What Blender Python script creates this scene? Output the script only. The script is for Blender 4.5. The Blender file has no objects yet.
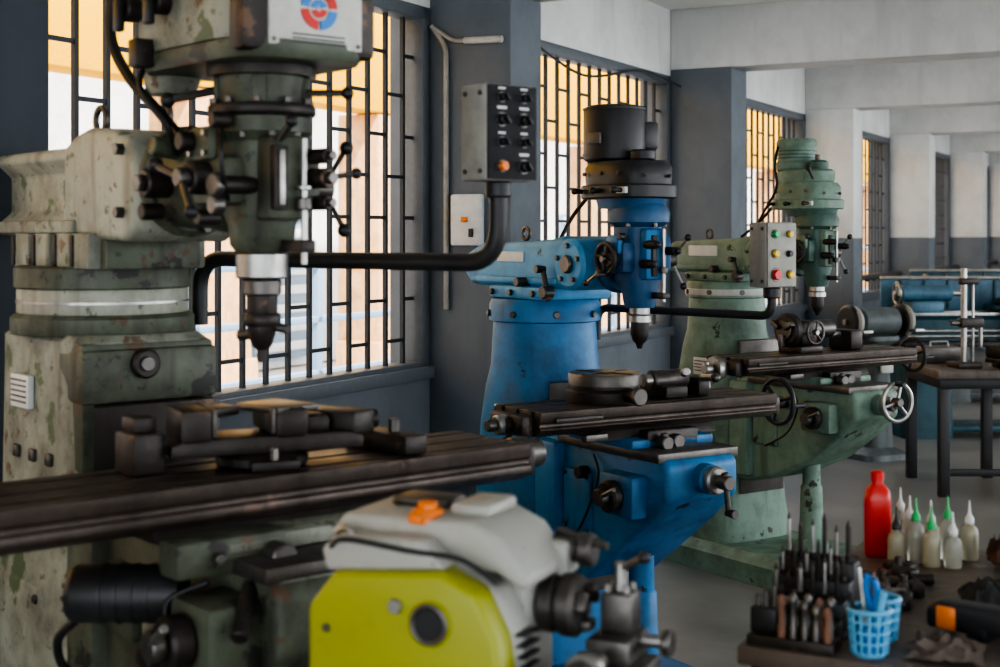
import bpy, bmesh, math, random
from mathutils import Vector, Matrix, noise
random.seed(7)
R=math.radians
# ------------------------------------------------------------------ materials
def nmat(name):
    m=bpy.data.materials.new(name); m.use_nodes=True
    nt=m.node_tree; b=nt.nodes['Principled BSDF']; return m,nt,b
def c4(c): return (c[0],c[1],c[2],1)
def paint(name,col,rough=.42,grime=(.04,.035,.03),g=.45,chip=None,camt=.36,metal=0,sc=1.0,bump=.15,streak=True,spec=.5,rust=0,small=.03):
    m,nt,b=nmat(name); N=nt.nodes; L=nt.links
    tc=N.new('ShaderNodeTexCoord')
    n1=N.new('ShaderNodeTexNoise'); n1.inputs['Scale'].default_value=5*sc; n1.inputs['Detail'].default_value=9; n1.inputs['Roughness'].default_value=.7
    L.new(tc.outputs['Object'],n1.inputs['Vector'])
    r1=N.new('ShaderNodeValToRGB'); r1.color_ramp.elements[0].position=.42; r1.color_ramp.elements[1].position=.68
    L.new(n1.outputs['Fac'],r1.inputs[0])
    mp=N.new('ShaderNodeMapping'); mp.inputs['Scale'].default_value=(16*sc,16*sc,2.0*sc); L.new(tc.outputs['Object'],mp.inputs[0])
    n2=N.new('ShaderNodeTexNoise'); n2.inputs['Scale'].default_value=1; n2.inputs['Detail'].default_value=7; L.new(mp.outputs[0],n2.inputs['Vector'])
    r2=N.new('ShaderNodeValToRGB'); r2.color_ramp.elements[0].position=.5; r2.color_ramp.elements[1].position=.72
    L.new(n2.outputs['Fac'],r2.inputs[0])
    ad=N.new('ShaderNodeMath'); ad.operation='MAXIMUM'; L.new(r1.outputs[0],ad.inputs[0])
    if streak: L.new(r2.outputs[0],ad.inputs[1])
    mu=N.new('ShaderNodeMath'); mu.operation='MULTIPLY'; mu.inputs[1].default_value=g; L.new(ad.outputs[0],mu.inputs[0])
    mx=N.new('ShaderNodeMix'); mx.data_type='RGBA'; mx.inputs[6].default_value=c4(col); mx.inputs[7].default_value=c4(grime)
    L.new(mu.outputs[0],mx.inputs[0]); out=mx.outputs[2]
    def layer(out,loc,scale,th,cc,fac=1):
        n3=N.new('ShaderNodeTexNoise'); n3.inputs['Scale'].default_value=scale*sc; n3.inputs['Detail'].default_value=10; n3.inputs['Roughness'].default_value=.62
        mp3=N.new('ShaderNodeMapping'); mp3.inputs['Location'].default_value=loc; L.new(tc.outputs['Object'],mp3.inputs[0]); L.new(mp3.outputs[0],n3.inputs['Vector'])
        r3=N.new('ShaderNodeValToRGB'); r3.color_ramp.elements[0].position=th; r3.color_ramp.elements[0].color=(fac,fac,fac,1)
        r3.color_ramp.elements[1].position=th+.02; r3.color_ramp.elements[1].color=(0,0,0,1)
        L.new(n3.outputs['Fac'],r3.inputs[0])
        m2=N.new('ShaderNodeMix'); m2.data_type='RGBA'; L.new(r3.outputs[0],m2.inputs[0]); L.new(out,m2.inputs[6]); m2.inputs[7].default_value=c4(cc); return m2.outputs[2]
    if chip:
        out=layer(out,(3.1,7.7,1.3),7,camt,chip)
        out=layer(out,(9.1,2.7,5.3),34,camt-small,[v*.45+.01 for v in chip],.7)
    if rust: out=layer(out,(1.1,4.7,8.3),14,rust,(.10,.05,.025),.8)
    L.new(out,b.inputs['Base Color'])
    mr=N.new('ShaderNodeMapRange'); mr.inputs[3].default_value=max(.05,rough-.12); mr.inputs[4].default_value=min(1,rough+.25)
    L.new(n1.outputs['Fac'],mr.inputs[0]); L.new(mr.outputs[0],b.inputs['Roughness'])
    b.inputs['Metallic'].default_value=metal; b.inputs['Specular IOR Level'].default_value=spec
    if bump:
        bp=N.new('ShaderNodeBump'); bp.inputs['Strength'].default_value=bump; bp.inputs['Distance'].default_value=.004
        n4=N.new('ShaderNodeTexNoise'); n4.inputs['Scale'].default_value=45*sc; n4.inputs['Detail'].default_value=5; L.new(tc.outputs['Object'],n4.inputs['Vector'])
        L.new(n4.outputs['Fac'],bp.inputs['Height']); L.new(bp.outputs[0],b.inputs['Normal'])
    return m
def plain(name,col,rough=.5,metal=0,trans=0,emit=0):
    m,nt,b=nmat(name); N=nt.nodes; L=nt.links
    n=N.new('ShaderNodeTexNoise'); n.inputs['Scale'].default_value=30; n.inputs['Detail'].default_value=4
    tc=N.new('ShaderNodeTexCoord'); L.new(tc.outputs['Object'],n.inputs['Vector'])
    mx=N.new('ShaderNodeMix'); mx.data_type='RGBA'; mx.inputs[6].default_value=c4([v*.82 for v in col]); mx.inputs[7].default_value=c4([min(1,v*1.15) for v in col])
    L.new(n.outputs['Fac'],mx.inputs[0]); L.new(mx.outputs[2],b.inputs['Base Color'])
    b.inputs['Roughness'].default_value=rough; b.inputs['Metallic'].default_value=metal
    if trans: b.inputs['Transmission Weight'].default_value=trans
    return m
M={}
M['blue']=paint('blue_machine_paint',(.018,.18,.40),.40,(.012,.045,.09),.7,(.02,.022,.025),.33,small=.05)
M['blued']=paint('dark_blue_head_paint',(.014,.095,.22),.42,(.012,.03,.06),.75,(.02,.022,.025),.35)
M['bluel']=paint('light_blue_paint',(.08,.31,.55),.46,(.03,.12,.24),.65,(.02,.03,.04),.33)
M['green']=paint('green_machine_paint',(.185,.28,.215),.48,(.055,.08,.055),.75,(.04,.04,.03),.345,small=.05)
M['greend']=paint('dark_green_paint',(.07,.14,.11),.45,(.02,.035,.028),.7,(.03,.03,.03),.36)
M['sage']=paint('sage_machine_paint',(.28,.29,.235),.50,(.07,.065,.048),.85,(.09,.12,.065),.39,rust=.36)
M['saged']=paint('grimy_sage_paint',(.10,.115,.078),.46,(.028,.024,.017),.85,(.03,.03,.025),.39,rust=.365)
M['cream']=paint('pale_ram_paint',(.35,.355,.29),.46,(.13,.12,.09),.8,(.10,.15,.08),.39,rust=.33)
M['iron']=paint('oily_cast_iron',(.052,.044,.040),.38,(.018,.013,.01),.6,(.12,.075,.05),.37,metal=.5,bump=.4)
M['table']=paint('oily_table_steel',(.10,.078,.066),.36,(.028,.02,.016),.7,(.15,.10,.08),.36,metal=.6,bump=.3)
M['steel']=paint('worn_steel',(.40,.39,.37),.3,(.11,.09,.07),.6,metal=.9,bump=.1)
M['dsteel']=paint('dark_steel',(.15,.14,.13),.35,(.05,.04,.03),.6,metal=.8,bump=.2)
M['chrome']=plain('polished_chrome',(.75,.75,.75),.15,1)
M['black']=paint('black_enamel',(.018,.019,.021),.38,(.05,.045,.04),.45,spec=.5)
M['bplast']=plain('black_plastic',(.02,.02,.022),.4)
M['panelblk']=plain('matt_black_panel',(.018,.018,.02),.75)
M['rubber']=plain('black_rubber_cable',(.012,.012,.013),.5)
M['white']=paint('off_white_panel',(.54,.53,.48),.4,(.22,.19,.15),.5)
M['boxgrey']=paint('warm_grey_control_box',(.36,.35,.31),.5,(.14,.12,.10),.6,metal=.1)
M['label']=plain('label_white',(.6,.6,.58),.5)
M['red']=plain('red_plastic',(.60,.02,.012),.3)
M['orange']=plain('orange_plastic',(.75,.19,.02),.4)
M['yel']=plain('yellow_button',(.75,.5,.05),.4)
M['btngreen']=plain('green_plastic',(.03,.40,.12),.35)
M['btnblue']=plain('blue_plastic',(.03,.2,.55),.35)
M['lblue']=plain('light_blue_plastic',(.13,.40,.62),.4)
M['lime']=paint('chartreuse_paint',(.32,.335,.015),.38,(.18,.18,.02),.4,(.10,.10,.04),.28,bump=.03,streak=False)
M['lwhite']=paint('grey_white_cover',(.44,.44,.40),.45,(.20,.18,.15),.65,(.12,.11,.1),.32,bump=.03,streak=False)
M['clear']=plain('cloudy_squeeze_plastic',(.66,.65,.57),.3,0,.6)
M['amber']=plain('cloudy_yellow_plastic',(.56,.52,.38),.3,0,.45)
M['leather']=plain('tan_leather',(.20,.10,.065),.7)
M['cloth']=plain('grey_rag_cloth',(.12,.12,.12),.9)
M['clothb']=plain('beige_rag_cloth',(.28,.225,.19),.9)
M['wood']=paint('worn_bench_top',(.15,.12,.10),.40,(.05,.04,.035),.6,(.24,.20,.16),.33,sc=1.2)
M['pgrey']=paint('blue_grey_wall_paint',(.145,.165,.185),.6,(.09,.105,.12),.5,sc=.5,bump=.1)
M['pnavy']=paint('dark_blue_grey_paint',(.045,.056,.070),.6,(.03,.04,.05),.5,sc=.5,bump=.1)
M['pwhite']=paint('white_wall_paint',(.68,.68,.66),.7,(.42,.42,.40),.5,sc=.4,bump=.1)
M['ceil']=paint('ceiling_paint',(.80,.80,.78),.8,(.55,.55,.53),.3,sc=.3,bump=.1)
M['bar']=plain('dark_grille_steel',(.036,.042,.050),.5,.3)
M['frame']=plain('window_frame_paint',(.11,.125,.14),.5)
M['extyel']=plain('exterior_yellow_paint',(.95,.46,.005),.8)
M['extpeach']=paint('exterior_peach_plaster',(.82,.50,.26),.85,(.52,.27,.12),.7,sc=1.6)
M['extwhite']=paint('exterior_pale_wall',(.80,.86,.92),.8,(.50,.60,.70),.6,sc=.7)
M['extblue']=plain('exterior_blue_shutter',(.28,.40,.55),.6)
M['extgrd']=plain('exterior_concrete',(.58,.57,.55),.9)
M['teal']=paint('teal_lathe_paint',(.03,.10,.13),.45,(.015,.035,.045),.7)
M['bgblue']=paint('faded_blue_lathe_paint',(.08,.19,.27),.45,(.03,.06,.09),.7)
M['bggrey']=paint('grey_machine_paint',(.12,.14,.14),.45,(.04,.045,.045),.7)
m,nt,b=nmat('polished_concrete_floor'); N=nt.nodes; L=nt.links
tc=N.new('ShaderNodeTexCoord'); n=N.new('ShaderNodeTexNoise'); n.inputs['Scale'].default_value=1.3; n.inputs['Detail'].default_value=10; n.inputs['Roughness'].default_value=.7
L.new(tc.outputs['Object'],n.inputs['Vector']); r=N.new('ShaderNodeValToRGB'); e=r.color_ramp.elements
e[0].position=.3; e[0].color=(.13,.13,.12,1); e[1].position=.75; e[1].color=(.29,.285,.27,1); L.new(n.outputs['Fac'],r.inputs[0]); L.new(r.outputs[0],b.inputs['Base Color'])
mr=N.new('ShaderNodeMapRange'); mr.inputs[3].default_value=.20; mr.inputs[4].default_value=.48; L.new(n.outputs['Fac'],mr.inputs[0]); L.new(mr.outputs[0],b.inputs['Roughness'])
M['floor']=m
# ------------------------------------------------------------------ builder
class B:
    def __init__(s,name,M4=None):
        s.name=name; s.bm=bmesh.new(); s.mats=[]; s.X=Matrix.Identity(4); s.M4=M4 or Matrix.Identity(4)
    def idx(s,m):
        if m not in s.mats: s.mats.append(m)
        return s.mats.index(m)
    def put(s,t,m,mat=None):
        i=s.idx(m)
        X=s.X@mat if mat is not None else s.X
        bmesh.ops.transform(t,matrix=X,verts=t.verts)
        bmesh.ops.recalc_face_normals(t,faces=t.faces)
        for f in t.faces: f.material_index=i; f.smooth=True
        me=bpy.data.meshes.new('t'); t.to_mesh(me); t.free(); s.bm.from_mesh(me); bpy.data.meshes.remove(me)
    def _bev(s,t,bev,seg=2,ang=30):
        if bev<=0: return
        es=[e for e in t.edges if len(e.link_faces)==2 and e.calc_face_angle(0)>R(ang)]
        if es: bmesh.ops.bevel(t,geom=es,offset=bev,segments=seg,affect='EDGES',profile=.5,clamp_overlap=True)
    def bx(s,x0,x1,y0,y1,z0,z1,m,bev=.005,rz=0,rx=0,ry=0,seg=2):
        t=bmesh.new(); bmesh.ops.create_cube(t,size=1)
        bmesh.ops.scale(t,vec=(abs(x1-x0),abs(y1-y0),abs(z1-z0)),verts=t.verts)
        s._bev(t,min(bev,.45*min(abs(x1-x0),abs(y1-y0),abs(z1-z0))),seg)
        mat=Matrix.Translation(((x0+x1)/2,(y0+y1)/2,(z0+z1)/2))@Matrix.Rotation(rz,4,'Z')@Matrix.Rotation(ry,4,'Y')@Matrix.Rotation(rx,4,'X')
        s.put(t,m,mat)
    def box(s,c,d,m,bev=.005,**k): s.bx(c[0]-d[0]/2,c[0]+d[0]/2,c[1]-d[1]/2,c[1]+d[1]/2,c[2]-d[2]/2,c[2]+d[2]/2,m,bev,**k)
    def prism(s,pts,ax,a,b,m,bev=.005,seg=2):
        t=bmesh.new()
        def P(p,h):
            return (p[0],h,p[1]) if ax=='y' else ((h,p[0],p[1]) if ax=='x' else (p[0],p[1],h))
        v0=[t.verts.new(P(p,a)) for p in pts]; v1=[t.verts.new(P(p,b)) for p in pts]
        t.faces.new(v0); t.faces.new(v1)
        n=len(pts)
        for i in range(n): t.faces.new([v0[i],v0[(i+1)%n],v1[(i+1)%n],v1[i]])
        bmesh.ops.recalc_face_normals(t,faces=t.faces); s._bev(t,bev,seg); s.put(t,m)
    def lathe(s,prof,o,ax,m,seg=28,cap=True):
        t=bmesh.new(); rings=[]
        for r,h in prof:
            rings.append([t.verts.new((r*math.cos(2*math.pi*i/seg),r*math.sin(2*math.pi*i/seg),h)) for i in range(seg)])
        for a,b in zip(rings,rings[1:]):
            for i in range(seg): t.faces.new([a[i],a[(i+1)%seg],b[(i+1)%seg],b[i]])
        if cap: t.faces.new(rings[0]); t.faces.new(rings[-1])
        q=Vector(ax).to_track_quat('Z','Y').to_matrix().to_4x4()
        s.put(t,m,Matrix.Translation(o)@q)
    def cyl(s,p0,p1,r,m,r2=None,seg=24,bev=.15):
        p0=Vector(p0); p1=Vector(p1); h=(p1-p0).length; r2=r if r2 is None else r2
        b=min(bev*min(r,r2),h*.3)
        s.lathe([(r-b,0),(r,b),(r2,h-b),(r2-b,h)] if b>0 else [(r,0),(r2,h)],p0,p1-p0,m,seg)
    def tube(s,pts,r,m,seg=12,fil=0,n=6):
        P=[Vector(p) for p in pts]
        if fil>0:
            Q=[P[0]]
            for i in range(1,len(P)-1):
                a=(P[i-1]-P[i]); c=(P[i+1]-P[i]); f=min(fil,a.length*.49,c.length*.49)
                A=P[i]+a.normalized()*f; C=P[i]+c.normalized()*f
                for k in range(n+1):
                    u=k/n; Q.append(A*(1-u)**2+P[i]*2*u*(1-u)+C*u*u)
            Q.append(P[-1]); P=Q
        t=bmesh.new(); rings=[]; up=None
        for i,p in enumerate(P):
            tg=(P[min(i+1,len(P)-1)]-P[max(i-1,0)]).normalized()
            if up is None: up=tg.orthogonal().normalized()
            up=(up-tg*up.dot(tg)).normalized(); w=tg.cross(up)
            rings.append([t.verts.new(p+(up*math.cos(2*math.pi*k/seg)+w*math.sin(2*math.pi*k/seg))*r) for k in range(seg)])
        for a,b in zip(rings,rings[1:]):
            for i in range(seg): t.faces.new([a[i],a[(i+1)%seg],b[(i+1)%seg],b[i]])
        t.faces.new(rings[0]); t.faces.new(rings[-1]); s.put(t,m)
    def curve(s,ctrl,r,m,n=10,seg=8):
        C=[Vector(c) for c in ctrl]; C=[C[0]]+C+[C[-1]]; out=[]
        for i in range(1,len(C)-2):
            p0,p1,p2,p3=C[i-1:i+3]
            for k in range(n):
                t=k/n; out.append(.5*((2*p1)+(p2-p0)*t+(2*p0-5*p1+4*p2-p3)*t*t+(3*p1-p0-3*p2+p3)*t**3))
        out.append(C[-2]); s.tube(out,r,m,seg)
    def tor(s,c,ax,Rr,r,m,seg=32,s2=8):
        t=bmesh.new(); rings=[]
        for i in range(seg):
            a=2*math.pi*i/seg
            rings.append([t.verts.new(((Rr+r*math.cos(2*math.pi*k/s2))*math.cos(a),(Rr+r*math.cos(2*math.pi*k/s2))*math.sin(a),r*math.sin(2*math.pi*k/s2))) for k in range(s2)])
        for i in range(seg):
            a=rings[i]; b=rings[(i+1)%seg]
            for k in range(s2): t.faces.new([a[k],a[(k+1)%s2],b[(k+1)%s2],b[k]])
        s.put(t,m,Matrix.Translation(c)@Vector(ax).to_track_quat('Z','Y').to_matrix().to_4x4())
    def sph(s,c,r,m,sc=(1,1,1)):
        t=bmesh.new(); bmesh.ops.create_uvsphere(t,u_segments=16,v_segments=10,radius=r); bmesh.ops.scale(t,vec=sc,verts=t.verts)
        s.put(t,m,Matrix.Translation(c))
    def loft(s,secs,m,n=32):
        t=bmesh.new(); rings=[]
        for z,cx,cy,hx,hy,p in secs:
            rg=[]
            for i in range(n):
                a=2*math.pi*(i+.5)/n; c=math.cos(a); d=math.sin(a)
                q=(abs(c)**p+abs(d)**p)**(-1/p); rg.append(t.verts.new((cx+hx*c*q,cy+hy*d*q,z)))
            rings.append(rg)
        for a,b in zip(rings,rings[1:]):
            for i in range(n): t.faces.new([a[i],a[(i+1)%n],b[(i+1)%n],b[i]])
        t.faces.new(rings[0]); t.faces.new(rings[-1]); s.put(t,m)
    def cloth(s,c,sx,sy,h,m,seed=0):
        n=46; t=bmesh.new(); g=[]
        for i in range(n+1):
            row=[]
            for j in range(n+1):
                u=i/n*2-1; v=j/n*2-1
                w=Vector((u*1.3+seed*5.1,v*1.3-seed*2.2,seed*.7))
                edge=max(0,1-max(abs(u),abs(v))**3)
                rdg=1-abs(noise.noise(w*1.6))*2.4; rd2=1-abs(noise.noise(w*3.1+Vector((3,1,2))))*2.2
                z=max(0,(.35+.65*rdg)*.75+.28*rd2)*h*(.25+.75*edge)
                k=1+.28*noise.noise(Vector((u*1.5,v*1.5,seed+9)))
                row.append(t.verts.new((u*sx*k+.012*noise.noise(w*4),v*sy*k+.012*noise.noise(w*4+Vector((7,7,7))),z+.001)))
            g.append(row)
        for i in range(n):
            for j in range(n): t.faces.new([g[i][j],g[i+1][j],g[i+1][j+1],g[i][j+1]])
        bmesh.ops.solidify(t,geom=t.faces[:],thickness=-.002)
        for v in t.verts: v.co.z=max(0,v.co.z)
        s.put(t,m,Matrix.Translation(c))
    def wheel(s,c,ax,Rr,r,m,hub,sp=3,spm=None,handle=None):
        c=Vector(c); ax=Vector(ax).normalized(); s.tor(c,ax,Rr,r,m)
        s.cyl(c-ax*r*2,c+ax*r*2.2,Rr*.24,hub); u=ax.orthogonal().normalized(); w=ax.cross(u)
        for i in range(sp):
            a=2*math.pi*i/sp+.5; d=u*math.cos(a)+w*math.sin(a); s.cyl(c,c+d*Rr,r*.8,spm or m,seg=8)
        if handle: d=u*math.cos(.9)+w*math.sin(.9); s.cyl(c+d*Rr,c+d*Rr+ax*handle,r*1.1,M['bplast'],seg=10)
    def crank(s,c,ax,d,Ln,m,hl=.07):
        c=Vector(c); ax=Vector(ax).normalized(); d=Vector(d).normalized()
        s.cyl(c-ax*.02,c+ax*.02,.022,m); s.cyl(c,c+d*Ln,.009,m,seg=10); s.cyl(c-d*.03,c,.012,m,seg=10)
        s.cyl(c+d*Ln-ax*.008,c+d*Ln+ax*hl,.011,m,r2=.014,seg=12)
    def bolts(s,pts,ax,r,m,h=.008):
        for p in pts:
            p=Vector(p); s.cyl(p,p+Vector(ax).normalized()*h,r,m,seg=6)
    def done(s):
        me=bpy.data.meshes.new(s.name); s.bm.to_mesh(me); s.bm.free()
        for m in s.mats: me.materials.append(m)
        me.set_sharp_from_angle(angle=R(38))
        o=bpy.data.objects.new(s.name,me); bpy.context.scene.collection.objects.link(o); o.matrix_world=s.M4; return o
def place(x,y,rz,z=0): return Matrix.Translation((x,y,z))@Matrix.Rotation(rz,4,'Z')
# ------------------------------------------------------------------ room
K=1.085; wa=math.atan2(.886,.463)
WM=place(-.309*K,6.14*K,wa)
ZS=.90; ZT=2.63; ZB=2.67; ZC=3.08; PP=.4*K; PW=.3*K
S=[-8.9*K,-5.9*K,-2.92*K,0,2.97*K,6.1*K,9.32*K,12.8*K,16*K]
S0=S[0]-1; S1=S[-1]+2.6; DEP=8.6
b=B('floor',WM); b.bx(S0,S1,-DEP,.25,-.2,0,M['floor'],0); b.done()
b=B('ceiling',WM); b.bx(S0,S1,-DEP,.25,ZC,ZC+.2,M['ceil'],0); b.done()
b=B('wall_left',WM)
b.bx(S0,S1,0,.22,0,ZS,M['pgrey'],0); b.bx(S0,S1,0,.22,ZT,ZC,M['pwhite'],0)
for i,s_ in enumerate(S): b.bx(s_,s_+PW,.0,.22,ZS,ZT,M['pgrey'],0)
b.bx(S[-1]+PW,S1,0,.22,ZS,ZT,M['pwhite'],0)
b.bx(S0,S1,-.03,.02,ZS-.03,ZS+.03,M['frame'],.005); b.done()
for i,s_ in enumerate(S):
    b=B('pillar',WM)
    if i<=2: b.bx(s_,s_+PW,-PP,-.001,0,ZB,M['pnavy'],.008)
    elif i<=4: b.bx(s_,s_+PW,-PP,-.001,0,ZB,M['pgrey'],.008)
    else:
        b.bx(s_,s_+PW,-PP,-.001,0,1.52,M['pgrey'],.008); b.bx(s_,s_+PW,-PP,-.001,1.52,ZB,M['pwhite'],.008)
    b.done()
    b=B('ceiling_beam',WM); b.bx(s_,s_+PW,-DEP,-.001,ZB,ZC,M['pwhite'],.01); b.done()
for i in range(len(S)-1):
    a=S[i]+PW; e=S[i+1]; b=B('window_%d'%(i+1),WM)
    for x0,x1,z0,z1 in((a,a+.045,ZS,ZT),(e-.06,e,ZS,ZT),(a,e,ZS,ZS+.05),(a,e,ZT-.06,ZT)):
        b.bx(x0,x1,.0,.11,z0,z1,M['frame'],.004)
    nb=max(2,round((e-a)/.150)); st=(e-a)/nb
    for j in range(nb):
        x=a+j*st
        if j>0: b.bx(x-.0095,x+.0095,.05,.068,ZS,ZT,M['bar'],0)
        zz=ZS+.16+(0 if j%2 else .19)
        while zz<ZT-.05:
            b.bx(x,x+st,.053,.065,zz-.008,zz+.008,M['bar'],0); zz+=.38
    b.done()
b=B('wall_right',WM)
b.bx(S0,S1,-DEP-.22,-DEP,0,.5,M['pwhite'],0); b.bx(S0,S1,-DEP-.22,-DEP,ZB,ZC,M['pwhite'],0)
for s_ in S: b.bx(s_,s_+PW,-DEP-.22,-DEP,.5,ZB,M['pwhite'],0)
b.done()
b=B('wall_back',WM); b.bx(S1,S1+.2,-DEP,.22,0,1.5,M['pgrey'],0); b.bx(S1,S1+.2,-DEP,.22,1.5,ZC,M['pwhite'],0)
b.done()
b=B('door_1',WM); b.bx(S1-.06,S1-.001,-3.2,-1.7,0,2.3,M['pnavy'],.01); b.bx(S1-.08,S1-.06,-3.05,-2.5,.2,2.15,M['pgrey'],.01); b.bx(S1-.08,S1-.06,-2.4,-1.85,.2,2.15,M['pgrey'],.01); b.done()
b=B('wall_pipe_rail',WM); b.tube([(S[5]+PW,-.1,1.12),(S[8],-.1,1.12)],.03,M['dsteel'])
for x in (S[6]-.6,S[7]-.8): b.cyl((x,-.1,1.12),(x,0,1.12),.015,M['dsteel'])
b.done()
b=B('electrical_conduit',WM)
b.tube([(-.016,-.10,1.20),(-.016,-.10,2.44),(-.016,-.02,2.54)],.013,M['boxgrey'],fil=.05)
b.tube([(-.016,-.02,2.54),(-.016,-.14,2.46),(-.016,-.22,2.46)],.010,M['boxgrey'],fil=.05)
b.cyl((-.018,-.20,2.46),(-.018,-.40,2.455),.017,M['white'])
b.done()
b=B('hanging_cable',WM)
b.curve([(PW+.01,-.40,2.30),(.9,-.05,2.60),(1.7,-.04,2.48),(2.6,-.04,2.60),(3.15,-.10,2.55)],.008,M['bar'])
b.done()
b=B('switch_box',WM); b.bx(-.05,-.001,-.30,-.14,1.50,1.74,M['label'],.01); b.bx(-.056,-.05,-.235,-.20,1.61,1.635,M['orange'],.003); b.bx(-.055,-.05,-.265,-.24,1.54,1.58,M['bplast'],.003); b.done()
# ------------------------------------------------------------------ exterior
b=B('exterior_ground',WM); b.bx(-25,40,.23,14,-.2,-.02,M['extgrd'],0); b.done()
b=B('exterior_building',WM)
b.bx(-14,36,4.0,4.35,2.75,4.6,M['extyel'],.02); b.bx(-14,36,3.9,4.4,4.6,4.75,M['extyel'],.02)
x=-13.4
while x<35:
    b.bx(x,x+.75,4.02,4.5,0,2.74,M['extpeach'],.01); b.bx(x-.04,x+.79,3.98,4.5,0,.5,M['extpeach'],.01)
    b.bx(x+1.2,x+2.2,6.44,6.49,.1,1.9,M['extblue'],.01)
    for k in range(8): b.bx(x+1.2,x+2.2,6.40,6.44,.2+k*.22,.3+k*.22,M['extwhite'],.005)
    x+=2.75
b.bx(-14,36,6.5,6.7,0,4.6,M['extwhite'],0)
b.done()
b=B('exterior_railing',WM)
for z in(.5,.9,1.3): b.bx(-14,30,2.6,2.65,z,z+.05,M['extblue'],.005)
x=-14
while x<30: b.bx(x,x+.06,2.6,2.66,0,1.3,M['extblue'],.005); x+=1.4
b.done()
# ------------------------------------------------------------------ machine parts
def mtable(b,xc,w,y0,y1,zt,m,th=.075):
    h=w/2; sl=[-.33*w,0,.33*w]; g=.009; d=.022
    pts=[(xc-h+.03,zt-th),(xc-h,zt-th+.02),(xc-h,zt)]
    for s_ in sl: pts+=[(xc+s_-g,zt),(xc+s_-g,zt-d),(xc+s_+g,zt-d),(xc+s_+g,zt)]
    pts+=[(xc+h,zt),(xc+h,zt-.03),(xc+h-.008,zt-.034),(xc+h-.008,zt-.045),(xc+h,zt-.05),(xc+h,zt-th+.02),(xc+h-.03,zt-th)]
    b.prism(pts,'y',y0,y1,m,.0015,1)
    b.bx(xc-h-.012,xc-h,y0,y1,zt-.02,zt-.006,m,.002)
    for y,sg in((y0,-1),(y1,1)):
        b.bx(xc-h*.75,xc+h*.75,y,y+sg*.045,zt-th+.002,zt-.012,M['iron'],.01)
        b.cyl((xc,y+sg*.04,zt-.045),(xc,y+sg*.08,zt-.045),.03,M['steel']); b.cyl((xc,y+sg*.08,zt-.045),(xc,y+sg*.11,zt-.045),.018,M['dsteel'])
def rotary(b,c,r,m,m2):
    x,y,z=c
    b.lathe([(r*1.05,0),(r*1.08,.01),(r*1.08,.035),(r*.95,.045),(r*.95,.055)],(x,y,z),(0,0,1),m)
    b.lathe([(r,.055),(r,.085),(r*.98,.09)],(x,y,z),(0,0,1),m2); b.cyl((x,y,z+.09),(x,y,z+.094),r*.3,M['dsteel'])
    for a in range(4):
        q=a*math.pi/2+.3; b.box((x+r*.6*math.cos(q),y+r*.6*math.sin(q),z+.091),(r*.7,.012,.003),M['iron'],0,rz=q)
    b.cyl((x+r,y,z+.03),(x+r+.05,y,z+.03),.022,m); b.cyl((x+r+.05,y,z+.03),(x+r+.07,y,z+.03),.028,M['dsteel'])
def vise(b,c,rz,L,m,sc=1):
    old=b.X.copy(); b.X=b.X@place(c[0],c[1],rz,c[2])@Matrix.Scale(sc,4)
    b.lathe([(.09,0),(.095,.005),(.095,.02),(.08,.03)],(0,0,0),(0,0,1),m)
    b.prism([(-L*.5,.03),(L*.5,.03),(L*.5,.055),(L*.42,.065),(-L*.42,.065),(-L*.5,.055)],'y',-.065,.065,m,.004)
    b.bx(-L*.46,-L*.30,-.075,.075,.06,.125,m,.008); b.bx(-L*.30,-L*.28,-.075,.075,.07,.125,M['dsteel'],.002)
    b.bx(L*.02,L*.20,-.075,.075,.06,.12,m,.012); b.bx(0,L*.02,-.075,.075,.07,.122,M['dsteel'],.002)
    b.bx(L*.20,L*.34,-.04,.04,.06,.10,m,.012)
    b.bx(L*.42,L*.5,-.05,.05,.03,.10,m,.008)
    b.cyl((L*.3,0,.08),(L*.6,0,.08),.013,M['steel']); b.cyl((L*.57,0,.08),(L*.63,0,.08),.02,m)
    for s_ in(-1,1): b.bx(-.05,.05,s_*.09-.02,s_*.09+.02,0,.02,m,.004); b.cyl((0,s_*.095,.02),(0,s_*.095,.045),.009,M['steel'],seg=6)
    b.X=old
def pendant(b,p0,px,py,zp,zb,ht,wf,dp,face,side,kn,r=.018):
    b.tube([p0,(p0[0],p0[1],zp),(px,py,zp),(px,py,zb)],r,M['black'],fil=.10,n=8)
    b.cyl((px,py,zb-.035),(px,py,zb),.028,M['black'])
    b.bx(px-dp/2,px+dp/2,py-wf/2,py+wf/2,zb,zb+ht,side,.007); xf=px+dp/2
    b.bolts([(px-dp*.3,py-wf/2,zb+.02),(px+dp*.3,py-wf/2,zb+.02),(px-dp*.3,py-wf/2,zb+ht-.02),(px+dp*.3,py-wf/2,zb+ht-.02)],(0,-1,0),.006,M['dsteel'],.004)
    b.bx(xf,xf+.006,py-wf/2+.003,py+wf/2-.003,zb+.003,zb+ht-.003,face,.002)
    for yy,zz,rr,mm,ty in kn:
        c=(xf+.006,py+yy*wf,zb+zz*ht); e=(c[0]+.014,c[1],c[2])
        if ty=='k':
            b.cyl(c,(c[0]+.0015,c[1],c[2]),rr*1.35,M['dsteel']); b.cyl(c,e,rr,mm); b.box((e[0]+.004,e[1],e[2]),(.012,rr*.5,rr*1.7),mm,.001,rx=.6)
            b.box((c[0],c[1],c[2]+rr*2.1),(.002,rr*2.2,rr*.5),M['label'],0)
        else: b.cyl(c,(c[0]+.003,c[1],c[2]),rr*1.35,M['dsteel']); b.cyl(c,e,rr,mm)
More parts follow.
